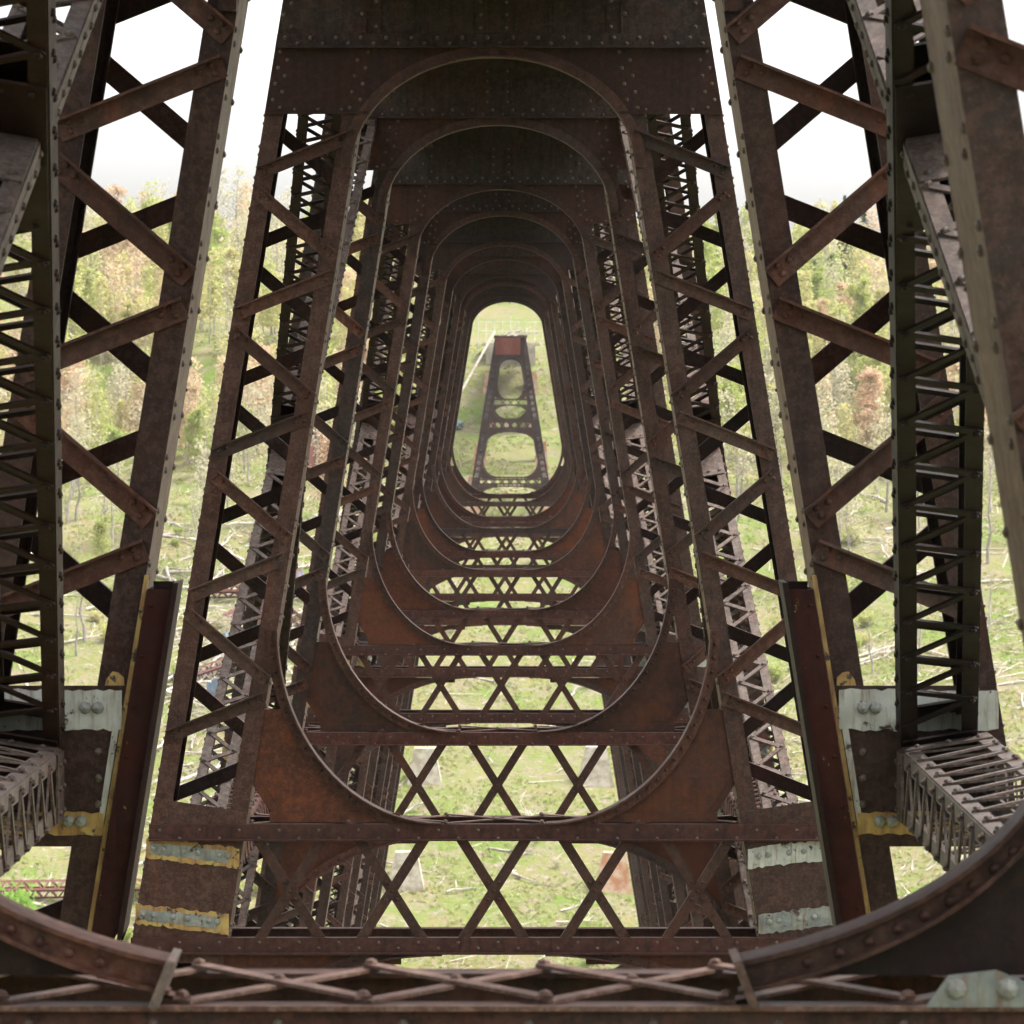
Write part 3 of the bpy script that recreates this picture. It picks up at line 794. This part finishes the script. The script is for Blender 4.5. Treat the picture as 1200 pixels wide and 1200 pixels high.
# ------------------------------------------------------------------ vegetation
def copy_tree(o):
    c = o.copy(); col.objects.link(c)
    for ch in o.children:
        d = ch.copy(); col.objects.link(d); d.parent = c
    return c
def make_tree(kind, seed, ht, cw, nleaf, label, group):
    r = random.Random(seed)
    root = empty(kind, (0, 0, 0), label, 'tree', group)
    t = MB(); lean = Vector((r.uniform(-.08, .08), r.uniform(-.08, .08), 1))
    pts = [Vector((0, 0, -.5))]
    for i in range(1, 6):
        pts.append(Vector((lean.x * ht * i / 5 + r.uniform(-.25, .25), lean.y * ht * i / 5 + r.uniform(-.25, .25), ht * i / 5)))
    for i in range(5): t.cone(pts[i], pts[i + 1], .2 * (1 - i / 5.6), .2 * (1 - (i + 1) / 5.6))
    cl = []
    nl = 22 if nleaf else 26
    for i in range(nl):
        f = r.uniform(.25, .98); b = pts[0].lerp(pts[-1], f); k = int(f * 5); k = min(4, k); b = pts[k].lerp(pts[k + 1], f * 5 - k)
        a = r.uniform(0, 6.28); L = cw * (1.15 - f * .8) * r.uniform(.6, 1.1)
        e = b + Vector((math.cos(a) * L, math.sin(a) * L, L * r.uniform(.35, 1.1)))
        t.cone(b, e, .05 * (1.3 - f), .012, 4)
        for _ in range(3):
            g = b.lerp(e, r.uniform(.4, 1)); h = g + Vector((r.uniform(-1, 1), r.uniform(-1, 1), r.uniform(.1, 1.1))) * L * .4
            t.cone(g, h, .02, .008, 3); cl.append((h, L * .42))
        cl.append((e, L * .42))
    t.build('trunk', M['bark'], root)
    if nleaf:
        lf = MB()
        for _ in range(nleaf):
            c, rr = cl[r.randrange(len(cl))]
            p = c + Vector((r.gauss(0, .8), r.gauss(0, .8), r.gauss(0, .65))) * rr
            s_ = r.uniform(.09, .2); n = Vector((r.gauss(0, 1), r.gauss(0, 1), r.gauss(0, 1))).normalized(); u = n.orthogonal().normalized() * s_; v = n.cross(u)
            lf.add([p - u - v * .6, p + u - v * .6, p + u * .3 + v, p - u * .3 + v], [(0, 1, 2, 3)])
        lf.build('crown', M[{'green_tree': 'leaf_green', 'yellow_tree': 'leaf_yellow', 'pink_tree': 'leaf_pink', 'pale_tree': 'leaf_pale', 'pine_tree': 'leaf_dark'}[kind]], root)
    return root
def make_pine(seed, ht):
    r = random.Random(seed)
    root = empty('pine_tree', (0, 0, 0), 'dark green conifer rising among the pale spring trees', 'tree', 'dark conifers on the far hillside')
    t = MB(); t.cone((0, 0, -.5), (0, 0, ht), .22, .03); t.build('trunk', M['bark'], root)
    lf = MB()
    for _ in range(1600):
        f = r.random() ** .7; z = ht * (1 - f * .85); rad_ = f * ht * .2 * r.uniform(.3, 1.05); a = r.uniform(0, 6.28)
        p = Vector((math.cos(a) * rad_, math.sin(a) * rad_, z - rad_ * .25)); s_ = .28
        u = Vector((math.cos(a), math.sin(a), -.3)) * s_; v = Vector((-math.sin(a), math.cos(a), r.uniform(-.4, .4))) * s_ * .6
        lf.add([p - u - v, p + u - v, p + u + v, p - u + v], [(0, 1, 2, 3)])
    lf.build('crown', M['leaf_dark'], root); return root
G = 'spring trees on the far hillside'
protos = {
    'green_tree': [make_tree('green_tree', s, h, w, 2600, 'leafing tree with fresh green leaves on the far hillside', G + ', fresh green') for s, h, w in ((1, 11, 2.3), (2, 13, 2.5), (3, 9, 2.2))],
    'yellow_tree': [make_tree('yellow_tree', s, h, w, 2300, 'leafing tree with yellow green spring leaves on the far hillside', G + ', yellow green') for s, h, w in ((4, 12, 2.3), (5, 10, 2.1), (6, 14, 2.5))],
    'pink_tree': [make_tree('pink_tree', s, h, w, 2100, 'budding tree with orange pink haze of buds on the far hillside', G + ', orange pink') for s, h, w in ((7, 12, 2.4), (8, 10, 2.3))],
    'pale_tree': [make_tree('pale_tree', s, h, w, 700, 'nearly bare pale tree with thin grey twigs on the far hillside', G + ', nearly bare') for s, h, w in ((9, 12, 2.8), (10, 14, 3))],
}
pine = make_pine(5, 15)
used = set(); cnt = 0
def put(p, x, y, z, s):
    global cnt
    o = p if p.name not in used else copy_tree(p)
    used.add(p.name)
    o.location = (x, y, z); o.scale = (s, s, s * R.uniform(.9, 1.15)); o.rotation_euler = (0, 0, R.uniform(0, 6.28)); cnt += 1
    return o
tries = 0; placed = []
while cnt < 290 and tries < 9000:
    tries += 1
    d = 506 + 204 * R.random()
    px = R.uniform(-60, 1260); x = CX + (px - 600) / F * d
    if abs(x) < 11 + max(0, (600 - d)) * .05 and d < 640: continue
    if abs(x) < 8 and d < 680: continue
    if d < 545 and R.random() < .55: continue
    if any((x - a) ** 2 + (d - b) ** 2 < 4 for a, b in placed): continue
    placed.append((x, d))
    nz = noise.noise(Vector((x * .05, d * .05, 20))) + R.uniform(-.35, .35)
    if nz > .22: k = 'pink_tree'
    elif nz > .05: k = 'yellow_tree'
    elif nz > -.3: k = 'green_tree'
    else: k = 'pale_tree'
    if R.random() < (.12 if d > 550 else .6): k = 'pale_tree'
    put(R.choice(protos[k]), x, d, H(x, d) - .2, R.uniform(.5, 1.0))
for px, dd in ((990, 700), (1012, 705), (70, 720)):
    x = CX + (px - 600) / F * dd; put(pine, x, dd, H(x, dd), .75)
# the rest of the wood reads as one soft mass
def woodland():
    r = random.Random(5); lv = [MB() for _ in range(4)]; tk = MB()
    for _ in range(620):
        d = r.uniform(560, 760); px = r.uniform(-120, 1320); x = CX + (px - 600) / F * d
        if abs(x) < 11 and d < 690: continue
        ht = r.uniform(5, 11); z = H(x, d); w = r.uniform(.9, 1.9)
        tx, ty = r.uniform(-.6, .6), r.uniform(-.6, .6)
        tk.cone((x, d, z - .3), (x + tx, d + ty, z + ht), .12, .03, 4)
        for _ in range(5):
            f = r.uniform(.3, .9); a = r.uniform(0, 6.28)
            tk.cone((x + tx * f, d + ty * f, z + ht * f), (x + tx * f + math.cos(a) * w, d + math.sin(a) * w, z + ht * (f + .22)), .04, .012, 3)
        k = min(3, max(0, int(2 + 3.2 * noise.noise(Vector((x * .05, d * .05, 20))) + r.uniform(-1, 1))))
        L = lv[k]
        for _ in range(420 if k else 200):
            f = r.uniform(.22, 1.05); rr = w * (1.25 - f * .7) * math.sqrt(r.random()) * 1.2; a = r.uniform(0, 6.28)
            p = Vector((x + tx * f + math.cos(a) * rr, d + ty * f + math.sin(a) * rr, z + ht * f + r.uniform(-.2, .2))); s_ = r.uniform(.1, .22)
            n_ = Vector((r.gauss(0, 1), r.gauss(0, 1), r.gauss(0, 1))).normalized(); u = n_.orthogonal().normalized() * s_; v = n_.cross(u)
            L.add([p - u - v * .6, p + u - v * .6, p + u * .3 + v, p - u * .3 + v], [(0, 1, 2, 3)])
    me_all = MB(); idx = []
    for i, mb in enumerate([tk] + lv): me_all.add(mb.v, mb.f); idx += [i] * len(mb.f)
    o = me_all.build('woodland', M['bark'])
    for k in ('leaf_pale', 'leaf_green', 'leaf_yellow', 'leaf_pink'): o.data.materials.append(M[k])
    o.data.polygons.foreach_set('material_index', idx)
    tag(o, 'soft mass of budding spring woods filling the far hillside', 'woods', None, 'stuff')
woodland()
# dead snags
snag = make_tree('dead_tree', 31, 8, 1.0, 0, 'dead bleached trunk standing on the open slope', 'dead trunks standing on the slope')
for _ in range(34):
    px = R.choice((R.uniform(60, 240), R.uniform(880, 1190), R.uniform(60, 1190))); p = on_slope(px, R.uniform(560, 800))
    if abs(p.x) < 8: continue
    put(snag, p.x, p.y, p.z, R.uniform(.45, 1.0))
# fallen logs
def make_log(seed, L):
    r = random.Random(seed); m = MB(); p = Vector((-L / 2, 0, .2))
    for i in range(5):
        q = Vector((-L / 2 + L * (i + 1) / 5, r.uniform(-.3, .3), .2 + r.uniform(-.1, .25))); m.cone(p, q, .19 * (1 - i * .15), .19 * (1 - (i + 1) * .15)); p = q
    for _ in range(7):
        x = r.uniform(-L * .2, L / 2); m.cone((x, 0, .2), (x + r.uniform(.5, 1.5), r.uniform(-1.3, 1.3), r.uniform(.3, 1.5)), .05, .015, 4)
    return m
lp = []
for i, L in enumerate((6, 8, 10, 5)):
    o = make_log(50 + i, L).build('fallen_log', M['log']); tag(o, 'bleached fallen log lying on the storm cleared slope', 'log', 'bleached logs strewn over the slope'); lp.append(o)
n = 0; first = set()
while n < 290:
    zone = R.random()
    if zone < .4: px, py = R.uniform(190, 440), R.uniform(600, 1000)
    elif zone < .62: px, py = R.uniform(0, 260), R.uniform(640, 1100)
    elif zone < .92: px, py = R.uniform(860, 1200), R.uniform(560, 1120)
    else: px, py = R.uniform(440, 760), R.uniform(800, 1180)
    p = on_slope(px, py)
    o = R.choice(lp)
    if o.name in first: o = o.copy(); col.objects.link(o)
    first.add(o.name)
    o.location = (p.x, p.y, p.z + .05); s = R.uniform(.4, 1.0); o.scale = (s, s, s)
    a = R.gauss(0, .7)
    if R.random() < .3: a += 1.2
    sl = (H(p.x + math.cos(a), p.y + math.sin(a)) - H(p.x - math.cos(a), p.y - math.sin(a))) / 2
    o.rotation_euler = (0, -math.atan(sl), a); n += 1
# splintered branches nobody could count
def debris():
    r = random.Random(12); m = MB()
    for _ in range(5200):
        if r.random() < .45: px, py = r.gauss(270, 70), r.gauss(800, 110)
        elif r.random() < .6: px, py = r.uniform(860, 1215), r.uniform(540, 1150)
        else: px, py = r.uniform(-10, 1210), r.uniform(560, 1190)
        d0 = 400 + 160 * r.random(); p = on_slope(px, py)
        if noise.noise(Vector((p.x * .15, p.y * .15, 77))) < -.05 and r.random() < .75: continue
        a = r.gauss(.4 * math.sin(p.x * .3 + p.y * .11), 1.0); l = r.uniform(.3, 1.2) if r.random() < .7 else r.uniform(1, 3.6)
        q = p + Vector((math.cos(a) * l, math.sin(a) * l, 0)); q.z = H(q.x, q.y) + r.uniform(0, .5)
        rr = r.uniform(.02, .075); m.cone(p + Vector((0, 0, .06)), q + Vector((0, 0, .06)), rr, rr * .4, 3)
    tag(m.build('fallen_branches', M['log']), 'pale broken branches scattered across the storm cleared slope', 'branches', None, 'stuff')
debris()
# shrubs
def make_shrub(seed, mat, name, label, group, nleaf=900):
    r = random.Random(seed); root = empty(name, (0, 0, 0), label, 'shrub', group)
    st = MB(); lf = MB()
    for _ in range(9):
        e = Vector((r.uniform(-1, 1), r.uniform(-1, 1), r.uniform(.9, 2.2))); st.cone((0, 0, -.2), e, .04, .01, 4)
        for _ in range(nleaf // 9):
            p = e * r.uniform(.4, 1.05) + Vector((r.gauss(0, .28), r.gauss(0, .28), r.gauss(0, .28))); s_ = r.uniform(.06, .14)
            nn = Vector((r.gauss(0, 1), r.gauss(0, 1), r.gauss(0, 1))).normalized(); u = nn.orthogonal().normalized() * s_; v = nn.cross(u)
            lf.add([p - u - v * .6, p + u - v * .6, p + u * .3 + v, p - u * .3 + v], [(0, 1, 2, 3)])
    st.build('stems', M['bark'], root); lf.build('foliage', M[mat], root); return root
sh = [make_shrub(61, 'leaf_yellow', 'low_shrub', 'low yellow green shrub on the open slope', 'low shrubs on the open slope'),
      make_shrub(62, 'leaf_green', 'green_shrub', 'low fresh green shrub on the open slope', 'fresh green shrubs on the open slope'),
      make_shrub(63, 'leaf_pale', 'twiggy_shrub', 'thin grey twiggy shrub on the open slope', 'twiggy shrubs on the open slope', 260)]
for _ in range(120):
    px, py = R.uniform(-20, 1220), R.uniform(540, 1190)
    if 460 < px < 740 and (py > 860 and R.random() < .75 or py < 620): continue
    p = on_slope(px, py); put(R.choice(sh), p.x, p.y, p.z - .1, R.uniform(.35, 1.0))
bush = make_shrub(71, 'leaf_bush', 'bright_bush', 'bright green leafy bush low in the left corner of the slope', None, 2400)
p = on_slope(20, 1110); bush.location = p; bush.scale = (1.7, 1.7, 1.9)
b2 = copy_tree(bush); p = on_slope(52, 1135); b2.location = p; b2.scale = (1.2, 1.2, 1.2); b2.rotation_euler = (0, 0, 2)
b2['label'] = 'smaller bright green bush to the right of the corner bush'
# grass tufts: uncountable ground cover on the slope facing the camera
gm = MB(); gr = random.Random(99)
for _ in range(60000):
    d = 405 + 220 * gr.random(); px = gr.uniform(-20, 1220); x = CX + (px - 600) / F * d; z = H(x, d)
    if noise.noise(Vector((x * .12, d * .12, 40))) < -.12: continue
    a = gr.uniform(0, 6.28); s_ = gr.uniform(.08, .22); u = Vector((math.cos(a), math.sin(a), 0)) * s_ * 1.2; t = Vector((gr.gauss(0, .08), gr.gauss(0, .08), s_ * 1.4)); c = Vector((x, d, z - .03))
    gm.add([c - u, c + u, c + u * .5 + t, c - u * .5 + t], [(0, 1, 2, 3)])
tag(gm.build('grass', M['tuft']), 'tufts of green and yellow grass over the cleared slope', 'grass', None, 'stuff')

# ------------------------------------------------------------------ haze
hz = MB(); hz.box(-240, 240, -30, 900, -89.5, 45)
m = bpy.data.materials.new('thin_haze'); m.use_nodes = True; nt = m.node_tree; nt.nodes.remove(nt.nodes['Principled BSDF'])
pv = nt.nodes.new('ShaderNodeVolumePrincipled'); pv.inputs['Density'].default_value = .000045; pv.inputs['Color'].default_value = (.95, .97, 1, 1); pv.inputs['Anisotropy'].default_value = .2
nt.links.new(pv.outputs[0], nt.nodes['Material Output'].inputs['Volume'])
HAZE = True
if HAZE: tag(hz.build('haze', m), 'thin pale haze filling the valley', 'haze', None, 'stuff')

# ------------------------------------------------------------------ light
w = bpy.data.worlds.new('World'); scene.world = w; w.use_nodes = True; nt = w.node_tree
bg = nt.nodes['Background']; sky = nt.nodes.new('ShaderNodeTexSky'); sky.sky_type = 'NISHITA'; sky.sun_disc = False
EL, AZ = rad(60), rad(72)
sky.sun_elevation = EL; sky.sun_rotation = AZ; sky.air_density = 1.2; sky.dust_density = 5; sky.ozone_density = 1
hs = nt.nodes.new('ShaderNodeHueSaturation'); hs.inputs['Saturation'].default_value = .12; hs.inputs['Value'].default_value = 1.3
nt.links.new(sky.outputs[0], hs.inputs['Color']); nt.links.new(hs.outputs[0], bg.inputs[0]); bg.inputs[1].default_value = .15
L = bpy.data.lights.new('sun', 'SUN'); L.energy = 1.5; L.angle = rad(12); L.color = (1, .96, .9)
so = bpy.data.objects.new('sun', L); col.objects.link(so)
# direction towards the sun
dv = Vector((math.sin(AZ) * math.cos(EL), math.cos(AZ) * math.cos(EL), math.sin(EL)))
so.rotation_euler = (-dv).to_track_quat('-Z', 'Y').to_euler()

# ------------------------------------------------------------------ camera
cam = bpy.data.cameras.new('camera'); co = bpy.data.objects.new('camera', cam); col.objects.link(co)
co.location = (CX, 0, 0); co.rotation_euler = (rad(90), 0, 0)
cam.sensor_width = 24; cam.lens = 24 * F / 1200; cam.shift_y = -.125; cam.clip_end = 6000; cam.clip_start = .5
cam.dof.use_dof = True; cam.dof.focus_distance = 40; cam.dof.aperture_fstop = 9
scene.camera = co
scene.view_settings.view_transform = 'Standard'; scene.view_settings.look = 'None'; scene.view_settings.gamma = 1
scene.view_settings.exposure = 1.88
scene.cycles.max_bounces = 8; scene.cycles.diffuse_bounces = 4; scene.cycles.volume_bounces = 0
scene.cycles.use_denoising = True
for o in scene.objects:
    if '_org' in o: del o['_org']
